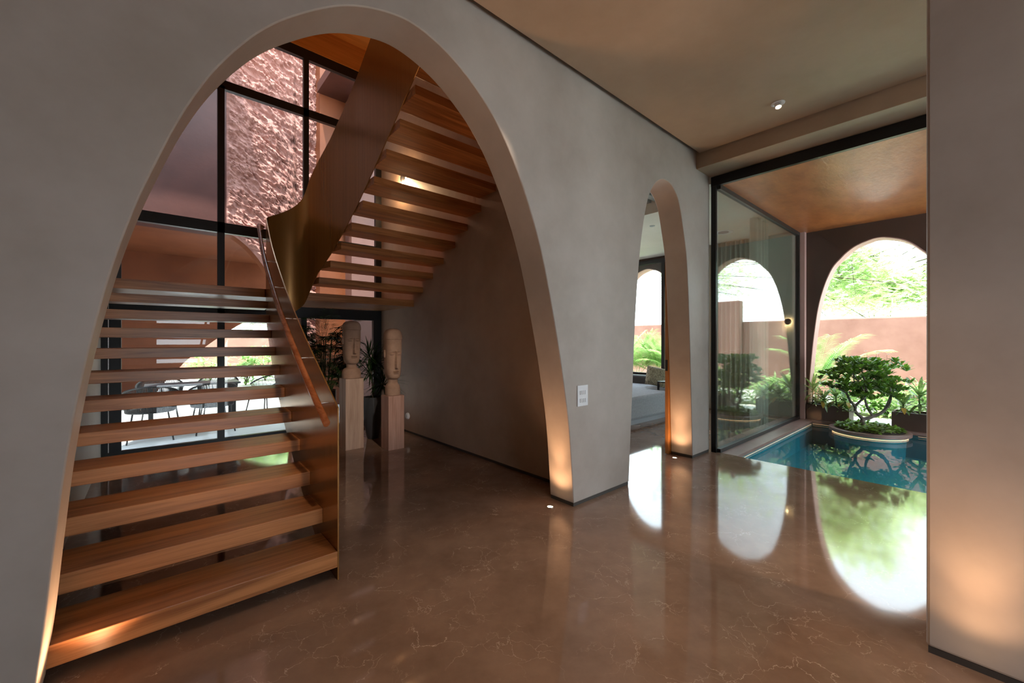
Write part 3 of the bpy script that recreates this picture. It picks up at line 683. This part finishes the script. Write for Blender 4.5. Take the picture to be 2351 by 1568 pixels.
# ------------------------------------------------------------------ stair glazing
w = structE('window_4', 'tall black framed glazing behind the stair', (1.2, YG, 0))
f0, f1 = YG - .03, YG + .04
def fbar(x0, x1, z0, z1, nm='mullion'): MB().box(x0, x1, f0, f1, z0, z1).build(nm, 'black', w)
fbar(-.46, XB, .0, .085, 'window_frame'); fbar(-.46, -.285, .085, 6.35, 'window_frame'); fbar(2.90, XB, .085, 6.35, 'window_frame')
fbar(-.285, 2.90, 5.80, 5.95, 'window_frame'); fbar(.67, .75, .085, 3.0); fbar(.67, .75, 3.0, 4.95); fbar(1.755, 1.83, 3.06, 5.80)
fbar(-.285, 2.90, 2.92, 3.06, 'transom'); fbar(-.285, 2.90, 4.91, 5.03, 'transom'); fbar(-.285, 2.90, 1.78, 1.95, 'transom')
fbar(1.72, 1.80, .085, 1.78); fbar(2.86, 2.90, .085, 1.78, 'window_frame')
MB().box(-.40, -.393, f0 - .004, f0 - .0005, .085, 1.9).build('edge_strip', 'steel', w)
MB().box(-.285, 2.90, YG, YG + .008, .085, 5.8).build('pane', 'glass', w)
struct('wall_head', MB().box(-.6, 3.2, YG - .05, YG + .2, 5.95, 6.4), 'ceilwood', 'wood clad head above the stair glazing')

# ------------------------------------------------------------------ courtyard behind the stair
struct('ground_terrace', MB().box(-8, 9.36, 7.12, 45, -.3, -.01), 'terrace', 'bright pale paved terrace behind the stair')
arc = catmull([(1.12, 3.585), (1.25, 3.56), (1.441, 3.419), (1.603, 3.244), (1.785, 2.985), (1.95, 2.68), (2.10, 2.28), (2.24, 1.7), (2.33, 1.0), (2.38, -.01)], 5)
# smooth left part
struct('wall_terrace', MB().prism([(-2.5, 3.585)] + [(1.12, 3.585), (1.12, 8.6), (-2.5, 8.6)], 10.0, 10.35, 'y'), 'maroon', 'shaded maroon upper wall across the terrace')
MBr = MB()
# rough part: displaced grid clipped by arc height
NX, NZ = 150, 440
def lowz(x):
    if x >= 2.38: return -.01
    b3 = 3.585
    for (a, za), (c, zc) in zip(arc, arc[1:]):
        if a <= x <= c: return za + (zc - za) * (x - a) / max(1e-6, c - a)
    return b3
vs = []
for i in range(NX + 1):
    x = 1.12 + (2.86 - 1.12) * i / NX; z0 = lowz(x)
    for j in range(NZ + 1):
        z = z0 + (8.6 - z0) * j / NZ
        u = x * .82 - z * .57; w2 = x * .57 + z * .82
        nz = noise.fractal(Vector((u * 2.0, w2 * 5.0, 3.1)), .75, 2.2, 6)
        nz2 = abs(noise.fractal(Vector((u * 3.4, w2 * 8.5, 9.4)), .8, 2.1, 4))
        edge = min(1, (z - z0) / .08, i / 3, (NX - i) / 3)
        vs.append((x, 10.0 - edge * (.05 + .085 * nz + .10 * (1 - nz2) ** 3 * .8), z))
m_ = NZ + 1
fs = [(i * m_ + j, (i + 1) * m_ + j, (i + 1) * m_ + j + 1, i * m_ + j + 1) for i in range(NX) for j in range(NZ)]
struct('wall_rough', MB().add(vs, fs), 'rough', 'sunlit pink wall of coarse hand thrown render seen through the stair glazing', smooth=1.5)
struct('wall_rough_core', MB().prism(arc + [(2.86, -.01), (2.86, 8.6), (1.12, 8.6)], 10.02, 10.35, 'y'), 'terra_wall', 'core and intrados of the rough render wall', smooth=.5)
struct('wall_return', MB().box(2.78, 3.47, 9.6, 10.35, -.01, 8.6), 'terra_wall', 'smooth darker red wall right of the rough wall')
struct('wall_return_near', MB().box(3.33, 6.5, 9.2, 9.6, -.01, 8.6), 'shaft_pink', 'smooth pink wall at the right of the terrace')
struct('shaft_shade_blocker', MB().box(2.72, 6.5, 7.9, 9.6, 6.9, 7.1), 'maroon', 'added slab shading the smooth red walls')  # added to keep the sun off the upper part of these walls
struct('wall_terrace_side', MB().box(-2.7, -2.5, 7.0, 16, -.01, 8.6), 'terra_wall', 'terracotta wall at the left end of the terrace')
struct('ceiling_terrace', MB().box(-2.5, 2.86, 10.35, 14.3, 3.7, 3.9), 'terra_wall', 'terracotta ceiling of the veranda')
struct('terrace_shade_blocker', MB().box(-2.7, 1.0, 8.0, 10.0, 8.6, 8.8), 'maroon', 'added unseen slab shading the left part of the terrace')  # added overhead, out of view, to throw shade on the maroon wall
gar = catmull([(.0, -.01), (.15, .22), (.30, .44), (.53, .715), (.70, .93), (1.04, 1.23), (1.34, 1.49), (1.67, 1.75), (1.89, 1.91), (2.10, 2.06), (2.6, 2.3), (3.1, 2.4), (3.6, 2.3), (4.3, 1.8), (4.9, .9), (5.1, -.01)], 4)
struct('wall_veranda', MB().prism([(-2.5, -.01)] + gar + [(7.5, -.01), (7.5, 3.9), (-2.5, 3.9)], 14.0, 14.3, 'y'), 'terra_wall', 'terracotta rear veranda wall with a wide arched opening', smooth=.5)
struct('wall_garden_rear', MB().box(-5, 13.5, 20, 20.3, -.01, 1.9), 'pink', 'pink garden wall far behind the veranda')
for x, y, r, h, lb in [(1.6, 18.6, .8, .9, 'pale green shrub seen between the lower treads, left'), (3.1, 17.2, .7, 1.2, 'pale green shrub seen between the lower treads beside the bronze panel'), (4.6, 18.5, .8, 1.6, 'tall pale shrub seen behind the veranda arch'), (2.3, 15.9, .5, .9, 'pale shrub just behind the veranda arch')]:
    shrub(x, y, -.01, r, h, lb, n=70, L=.30, W=.07, grp='shrubs behind the veranda')
tree(5.2, 23.5, 2.6, (3.6, 23, 3.6), (3, 1.2, 2.0), 'pale green tree behind the rear garden wall', 2200, .16)

# veranda bench
t = thing('slatted_bench', 'small slatted bench glimpsed between treads beyond the veranda', 'bench', (4.1, 16.5, 0))
mb = MB()
for i in range(4): mb.box(3.4, 4.7, 16.5, 16.53, .75 + i * .11, .82 + i * .11)
mb.build('backrest', 'terra_wall', t); MB().box(3.4, 4.7, 16.1, 16.5, .42, .46).build('seat', 'terra_wall', t)
for a in (3.42, 4.62):
    for c in (16.12, 16.46): MB().box(a, a + .06, c, c + .05, -.01, .75 if c > 16.3 else .42).build('leg', 'terra_wall', t)

# rope chairs on the terrace
def rope_chair(loc, rot, lab):
    t = thing('rope_chair', lab, 'chair', (0, 0, 0), 'black rope chairs on the terrace')
    seat = [(.27 * math.cos(a), .26 * math.sin(a), .42) for a in [2 * PI * i / 28 for i in range(29)]]
    mb = MB().tube(seat, .012, 6); mb.lathe([(.262, .415), (.262, .435), (.0, .44)], (0, 0, 0), 28); mb.build('seat', 'rope', t, smooth=1)
    # back hoop: opens to +y (sitter faces +y); back at -y
    hoop = []
    for i in range(33):
        u = i / 32; a = math.radians(-200 + 220 * u); R = .31
        h = .42 + .20 + .17 * math.sin(PI * u)
        hoop.append((R * math.cos(a), R * math.sin(a) - .02, h))
    hoop = [(seat[0][0] * .0 + .26, .10, .42)][:0] + hoop
    MB().tube(hoop, .013, 6).build('back_frame', 'rope', t, smooth=1)
    mb = MB()
    for i in range(64):
        u = .02 + .96 * i / 63; a = math.radians(-200 + 220 * u); h = .62 + .17 * math.sin(PI * u)
        mb.tube([(.31 * math.cos(a), .31 * math.sin(a) - .02, h), (.275 * math.cos(a) * 1.0, .265 * math.sin(a), .42)], .0045, 4)
    mb.build('rope_weave', 'rope', t)
    for sx in (-1, 1):
        for sy in (-1, 1): MB().tube([(sx * .19, sy * .17, .42), (sx * .25, sy * .24, .0)], .011, 6).build('leg', 'rope', t, smooth=1)
    t.location = loc; t.rotation_euler = (0, 0, rot); return t
c0 = rope_chair((-.02, 7.95, -.01), 0, 'black rope chair at the left on the terrace, its back to the stair')
def cc(loc, rot, lab):
    c = copy_tree(c0); c.location = loc; c.rotation_euler = (0, 0, rot); c['label'] = lab
cc((.72, 8.05, -.01), .1, 'black rope chair in the middle on the terrace, its back to the stair')
cc((.10, 9.25, -.01), PI, 'black rope chair at the left on the terrace, facing the stair across the table')
cc((.92, 9.35, -.01), PI - .2, 'black rope chair in the middle on the terrace, facing the stair')
cc((1.62, 8.95, -.01), PI / 2 + .5, 'black rope chair at the right end of the terrace table')
t = thing('terrace_table', 'dark topped dining table among the rope chairs on the terrace', 'table', (.5, 8.65, 0))
MB().box(-.1, 1.15, 8.40, 8.95, .70, .73).build('table_top', 'pot', t, bevel=.01)
for a in (-.05, 1.02):
    for c in (8.42, 8.83): MB().prism([(a, c), (a + .06, c), (a + .06, c + .05), (a, c + .05)], -.01, .70).build('leg', 'rope', t)

# ------------------------------------------------------------------ sculptures on pedestals
def pedestal(x0, x1, y0, y1, h, mat, lab):
    o = MB().box(x0, x1, y0, y1, 0, h).build('pedestal', mat, loc=((x0 + x1) / 2, (y0 + y1) / 2, 0), bevel=.003); tag(o, lab, 'pedestal', 'wooden pedestals')
pedestal(1.885, 2.122, 5.42, 5.665, .93, 'pedestal', 'taller pale wooden pedestal with a chipped foot')
pedestal(2.302, 2.522, 5.05, 5.28, .706, 'pedestal2', 'shorter reddish wooden pedestal beside the dark pot')
def head(cx, cy, z0, H, hw, hd, lab, eye=.655, nose=.43, mouth=.375, chin=.25, neck=.21, hat=.84, shw=.118, brow=.69):
    t = thing('stone_head', lab, 'sculpture', (cx, cy, z0), 'carved stone heads')
    W = [(0, shw), (.08, shw * 1.02), (.12, shw * .98), (.150, shw * .89), (.168, shw * .76), (.178, .068), (.19, .064), (chin - .012, .064), (chin - .004, .068), (chin + .004, hw * .60), (chin + .022, hw * .74), (chin + .06, hw * .84), (chin + .14, hw * .91), (.55, hw * .97), (.75, hw), (.88, hw * .985), (.93, hw * .92), (.965, hw * .78), (.985, hw * .58), (.997, hw * .3), (1.0, hw * .02)]
    D = [(0, .090), (.08, .092), (.12, .088), (.15, .080), (.168, .070), (.178, .060), (.19, .056), (chin - .012, .056), (chin - .004, .060), (chin + .004, hd * .80), (chin + .022, hd * .88), (chin + .06, hd * .94), (chin + .13, hd * .98), (.55, hd), (.75, hd), (.88, hd * .98), (.93, hd * .92), (.965, hd * .8), (.985, hd * .6), (.997, hd * .3), (1.0, hd * .02)]
    hs = sorted(set([i / 210 for i in range(211)] + [chin - .005, chin + .004, hat - .002, hat + .002, .99, .995]))
    NU = 228; vs = []
    def g(x, s): return math.exp(-(x / s) ** 2)
    def sm(a, b, x):
        u = min(1, max(0, (x - a) / (b - a))); return u * u * (3 - 2 * u)
    for h in hs:
        w_, d_ = lerp(W, h), lerp(D, h)
        for j in range(NU):
            a = 2 * PI * j / NU - PI / 2
            ca, sa = math.cos(a), math.sin(a); e = .72 if h > chin else .85
            x = w_ * math.copysign(abs(ca) ** e, ca); y = d_ * math.copysign(abs(sa) ** e, sa)
            if h > hat: x *= 1.055; y *= 1.055
            if sa < -.1 and chin + .01 < h < hat:
                disp = 0; fm = sm(.1, .5, -sa)
                ax = abs(x)
                # brow overhang, face below brow set back
                bh = brow - .035 * (ax / hw) ** 2
                disp -= .019 * sm(bh + .008, bh - .012, h) * sm(chin + .02, nose + .1, h) * g(ax - .045, .05)
                # nose
                nw = .007 + .008 * sm(brow, nose, h)
                if nose - .008 < h < brow + .03:
                    rise = .012 + .022 * sm(brow, nose, h)
                    disp += (rise + .020) * sm(nw + .004, nw - .001, ax) * sm(nose - .008, nose + .004, h) * sm(brow + .03, brow - .01, h)
                # eyes
                ex, ez = (ax - .052) / .030, (h - eye) / .020
                rr = ex * ex + ez * ez
                if rr < 1: disp += .018 * math.sqrt(1 - rr)
                disp -= .010 * g(h - (eye - .004 + .010 * ex * ex), .0028) * sm(1.1, .8, abs(ex))
                # lips
                lw = sm(.044, .024, ax)
                disp += .016 * lw * (g(h - (mouth + .012), .010) + g(h - (mouth - .012), .010)) - .016 * lw * g(h - mouth, .004)
                y -= disp * fm
            vs.append((cx + x, cy + y, z0 + .003 + h * H))
    n = len(hs); fs = [(i * NU + j, i * NU + (j + 1) % NU, (i + 1) * NU + (j + 1) % NU, (i + 1) * NU + j) for i in range(n - 1) for j in range(NU)]
    fs += [tuple(range(NU))[::-1], tuple((n - 1) * NU + j for j in range(NU))]
    MB().add(vs, fs).build('carved_head', 'stone', t, smooth=1.1)
    for sg in (-1, 1):
        ec = V(cx + sg * (hw * 1.0), cy + .01, z0 + H * (eye + .005))
        m2 = MB(); m2.lathe([(.002, -.05), (.012, -.045), (.016, -.02), (.017, .03), (.012, .048), (.002, .052)], tuple(ec), 14)
        m2.v = [(ec.x + (p[0] - ec.x) * .8, ec.y + (p[1] - ec.y) * 1.5, p[2]) for p in m2.v]
        m2.build('ear', 'stone', t, smooth=1)
head(2.005, 5.545, .93, .765, .108, .115, 'carved stone head with closed eyes on the taller pedestal')
head(2.412, 5.165, .706, .885, .108, .115, 'larger carved stone head with long nose on the shorter pedestal', eye=.617, nose=.405, mouth=.345, chin=.245, hat=.835, brow=.65, shw=.095)

# potted plants under the landing
def pot(x, y, h, rt, rb, lab):
    t = thing('plant_pot', lab, 'pot', (x, y, 0), 'tall dark grey pots')
    MB().lathe([(rb * .9, 0), (rb, .01), (rb + (rt - rb) * .55, h * .3), (rt * .97, h * .65), (rt, h), (rt - .012, h), (rt - .02, h - .05)], (x, y, 0), 40).build('pot_body', 'pot', t, smooth=.7)
    MB().lathe([(rt - .02, h - .05), (.01, h - .045)], (x, y, 0), 24).build('soil', 'soil', t)
pot(2.44, 5.88, .61, .145, .085, 'tall dark grey tapered pot between the two pedestals')
pot(1.86, 6.25, .72, .17, .11, 'tall dark pot partly hidden behind the taller pedestal')
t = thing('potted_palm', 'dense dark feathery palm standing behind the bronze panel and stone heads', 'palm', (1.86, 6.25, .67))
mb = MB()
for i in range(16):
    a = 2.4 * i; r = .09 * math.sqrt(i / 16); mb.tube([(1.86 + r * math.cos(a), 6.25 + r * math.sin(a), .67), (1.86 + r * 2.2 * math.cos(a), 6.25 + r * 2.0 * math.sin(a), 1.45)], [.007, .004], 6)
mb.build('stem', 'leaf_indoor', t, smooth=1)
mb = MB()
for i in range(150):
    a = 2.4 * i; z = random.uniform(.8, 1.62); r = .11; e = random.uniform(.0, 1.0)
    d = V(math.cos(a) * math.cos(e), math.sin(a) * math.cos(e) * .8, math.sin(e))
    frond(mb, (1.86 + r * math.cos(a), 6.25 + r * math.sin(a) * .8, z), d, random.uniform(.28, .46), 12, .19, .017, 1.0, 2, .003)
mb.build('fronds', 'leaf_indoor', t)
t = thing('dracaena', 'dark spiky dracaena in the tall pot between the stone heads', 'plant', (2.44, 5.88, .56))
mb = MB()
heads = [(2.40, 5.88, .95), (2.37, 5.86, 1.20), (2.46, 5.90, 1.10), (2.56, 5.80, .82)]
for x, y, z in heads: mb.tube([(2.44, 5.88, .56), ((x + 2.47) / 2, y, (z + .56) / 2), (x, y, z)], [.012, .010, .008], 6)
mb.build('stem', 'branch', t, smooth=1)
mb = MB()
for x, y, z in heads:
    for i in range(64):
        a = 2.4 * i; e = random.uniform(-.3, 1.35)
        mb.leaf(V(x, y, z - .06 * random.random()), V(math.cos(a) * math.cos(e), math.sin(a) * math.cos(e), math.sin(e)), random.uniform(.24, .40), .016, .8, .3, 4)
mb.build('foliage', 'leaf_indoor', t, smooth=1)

# ------------------------------------------------------------------ small fittings
t = thing('switch_plate', 'white switch plate with two rows of rockers on the plaster pier', 'switch', (2.83, Y0, .95))
MB().box(2.757, 2.897, Y0 - .010, Y0 - .001, .857, 1.038).build('plate', 'white', t, bevel=.002)
for r, z in ((0, .975), (1, .905)):
    for k in range(4):
        x = 2.787 + k * .023; MB().box(x, x + .015, Y0 - .016, Y0 - .010, z - .018, z + .018).build('rocker', 'white', t, bevel=.002)
def downlight(x, y, z, lab):
    t = thing('ceiling_spotlight', lab, 'light', (x, y, z))
    MB().lathe([(.058, .0), (.058, -.006), (.046, -.008), (.044, -.001)], (x, y, z), 40).build('ring', 'white', t, smooth=.6)
    q = V(-.25, -.15, -1).normalized().to_track_quat('Z', 'Y').to_matrix()
    m2 = MB().lathe([(.030, -.01), (.030, .045), (.024, .047), (.022, .035)], (0, 0, 0), 28, cap=False); MB().add([q @ Vector(p) + V(x, y, z) for p in m2.v], m2.f).build('lamp_barrel', 'white', t, smooth=.6)
    m2 = MB().lathe([(.023, .036), (.012, .041), (.001, .042)], (0, 0, 0), 20); MB().add([q @ Vector(p) + V(x, y, z) for p in m2.v], m2.f).build('bulb', 'warm', t)
    spot('ceiling_beam_and_fill', (x - .012, y - .008, z - .06), (-.25, -.15, -1), 8, 70)
def spot(name, loc, d, energy, size, blend=.8, rad=.02, col=(1, .56, .29)):
    L = bpy.data.lights.new(name, 'SPOT'); L.energy = energy; L.color = col; L.spot_size = math.radians(size); L.spot_blend = blend; L.shadow_soft_size = rad
    o = bpy.data.objects.new(name, L); COL.objects.link(o); o.location = loc; o.rotation_euler = Vector(d).to_track_quat('-Z', 'Y').to_euler(); return o
downlight(4.517, 1.27, 3.71, 'small white gimbal spotlight lit warm in the ceiling')
for x, y in ((1.55, .8), (3.1, -.4), (.8, -1.2)):
    spot('ceiling_beam_and_fill', (x, y, 3.70), (0, 0, -1), 130, 74, .9, .03, (1, .72, .48))
def uplight(x, y, lab, e=44, d=(0, 0, 1), size=50):
    t = thing('floor_uplight', lab, 'light', (x, y, 0), 'warm uplights set in the floor')
    MB().lathe([(.032, -.004), (.032, .003), (.024, .004), (.023, .001)], (x, y, 0), 32).build('ring', 'steel', t, smooth=.6)
    MB().lathe([(.023, .001), (.001, .003)], (x, y, 0), 24).build('lens', 'warm', t)
    spot('uplight_beam', (x, y, .03), d, e, size, 1.0, .03)
    spot('uplight_spill', (x, y, .03), (0, 0, 1), e * .3, 120, 1.0, .03)
uplight(2.565, 2.425, 'warm floor uplight at the foot of the wide arch, right side')
uplight(4.79, 2.445, 'warm floor uplight inside the slim arch')
uplight(-.18, 2.375, 'warm floor uplight at the foot of the wide arch, left side below the first tread', 26, size=118)
uplight(2.49, .0, 'warm floor uplight before the wall end at the right edge', 26, (.06, 0, 1), 62)

# added fill spots through the wide arch, brightening the lower flight and stone heads
spot('ceiling_beam_and_fill', (.55, .75, 3.70), (-.01, 1.0, -1.08), 210, 29, .9, .04, (1, .74, .50))
spot('ceiling_beam_and_fill', (1.55, .80, 3.70), (.24, 1.52, -1), 340, 19, .9, .04, (1, .78, .58))
# ------------------------------------------------------------------ light and camera
Wd = bpy.data.worlds.new('World'); S.world = Wd; Wd.use_nodes = True; nt = Wd.node_tree; nt.nodes.clear()
ow = nt.nodes.new('ShaderNodeOutputWorld'); bg = nt.nodes.new('ShaderNodeBackground'); bg.inputs[1].default_value = 6.0
tc = nt.nodes.new('ShaderNodeTexCoord'); sx = nt.nodes.new('ShaderNodeSeparateXYZ'); nt.links.new(tc.outputs['Generated'], sx.inputs[0])
rr = ramp(nt, [(0.0, (.55, .55, .50)), (.5, (.84, .93, 1.0)), (1.0, (.64, .81, 1.0))]); mr = nt.nodes.new('ShaderNodeMapRange'); mr.inputs[1].default_value = -1; mr.inputs[2].default_value = 1
nt.links.new(sx.outputs[2], mr.inputs[0]); nt.links.new(mr.outputs[0], rr.inputs[0]); nt.links.new(rr.outputs[0], bg.inputs[0]); nt.links.new(bg.outputs[0], ow.inputs[0])
L = bpy.data.lights.new('sun', 'SUN'); L.energy = 11; L.angle = math.radians(1.5); L.color = (1, .96, .88)
so = bpy.data.objects.new('sun', L); COL.objects.link(so); so.rotation_euler = Vector((.16, .42, -.93)).to_track_quat('-Z', 'Y').to_euler()
def portal(loc, d, sx_, sy_):
    L = bpy.data.lights.new('daylight_portal', 'AREA'); L.shape = 'RECTANGLE'; L.size = sx_; L.size_y = sy_; L.cycles.is_portal = True
    o = bpy.data.objects.new('daylight_portal', L); COL.objects.link(o); o.location = loc; o.rotation_euler = Vector(d).to_track_quat('-Z', 'Z').to_euler(); return o

cam = bpy.data.cameras.new('camera'); co = bpy.data.objects.new('camera', cam); COL.objects.link(co); S.camera = co
cam.sensor_width = 36; cam.lens = 36 * 940 / 2351; cam.clip_start = .02; cam.clip_end = 200
ang = math.atan2(1070.5, 940.0)
co.location = (0, 0, 1.42); co.rotation_euler = (PI / 2, 0, ang - 0.0 - PI / 2 + 0)
fw = Vector((math.cos(ang), math.sin(ang), 0)); co.rotation_euler = fw.to_track_quat('-Z', 'Y').to_euler()

S.view_settings.view_transform = 'Standard'; S.view_settings.look = 'None'; S.view_settings.gamma = 1; S.view_settings.use_curve_mapping = False
S.view_settings.exposure = 0.42
S.render.engine = 'CYCLES'
cy = S.cycles; cy.use_adaptive_sampling = True; cy.adaptive_threshold = .025; cy.adaptive_min_samples = 20
cy.max_bounces = 8; cy.diffuse_bounces = 4; cy.glossy_bounces = 4; cy.transparent_max_bounces = 24; cy.transmission_bounces = 4
cy.use_denoising = True; cy.sample_clamp_indirect = 6; cy.caustics_reflective = False; cy.caustics_refractive = False
try: cy.denoiser = 'OPENIMAGEDENOISE'
except Exception: pass
for o in list(bpy.data.objects):
    if '_off' in o: del o['_off']
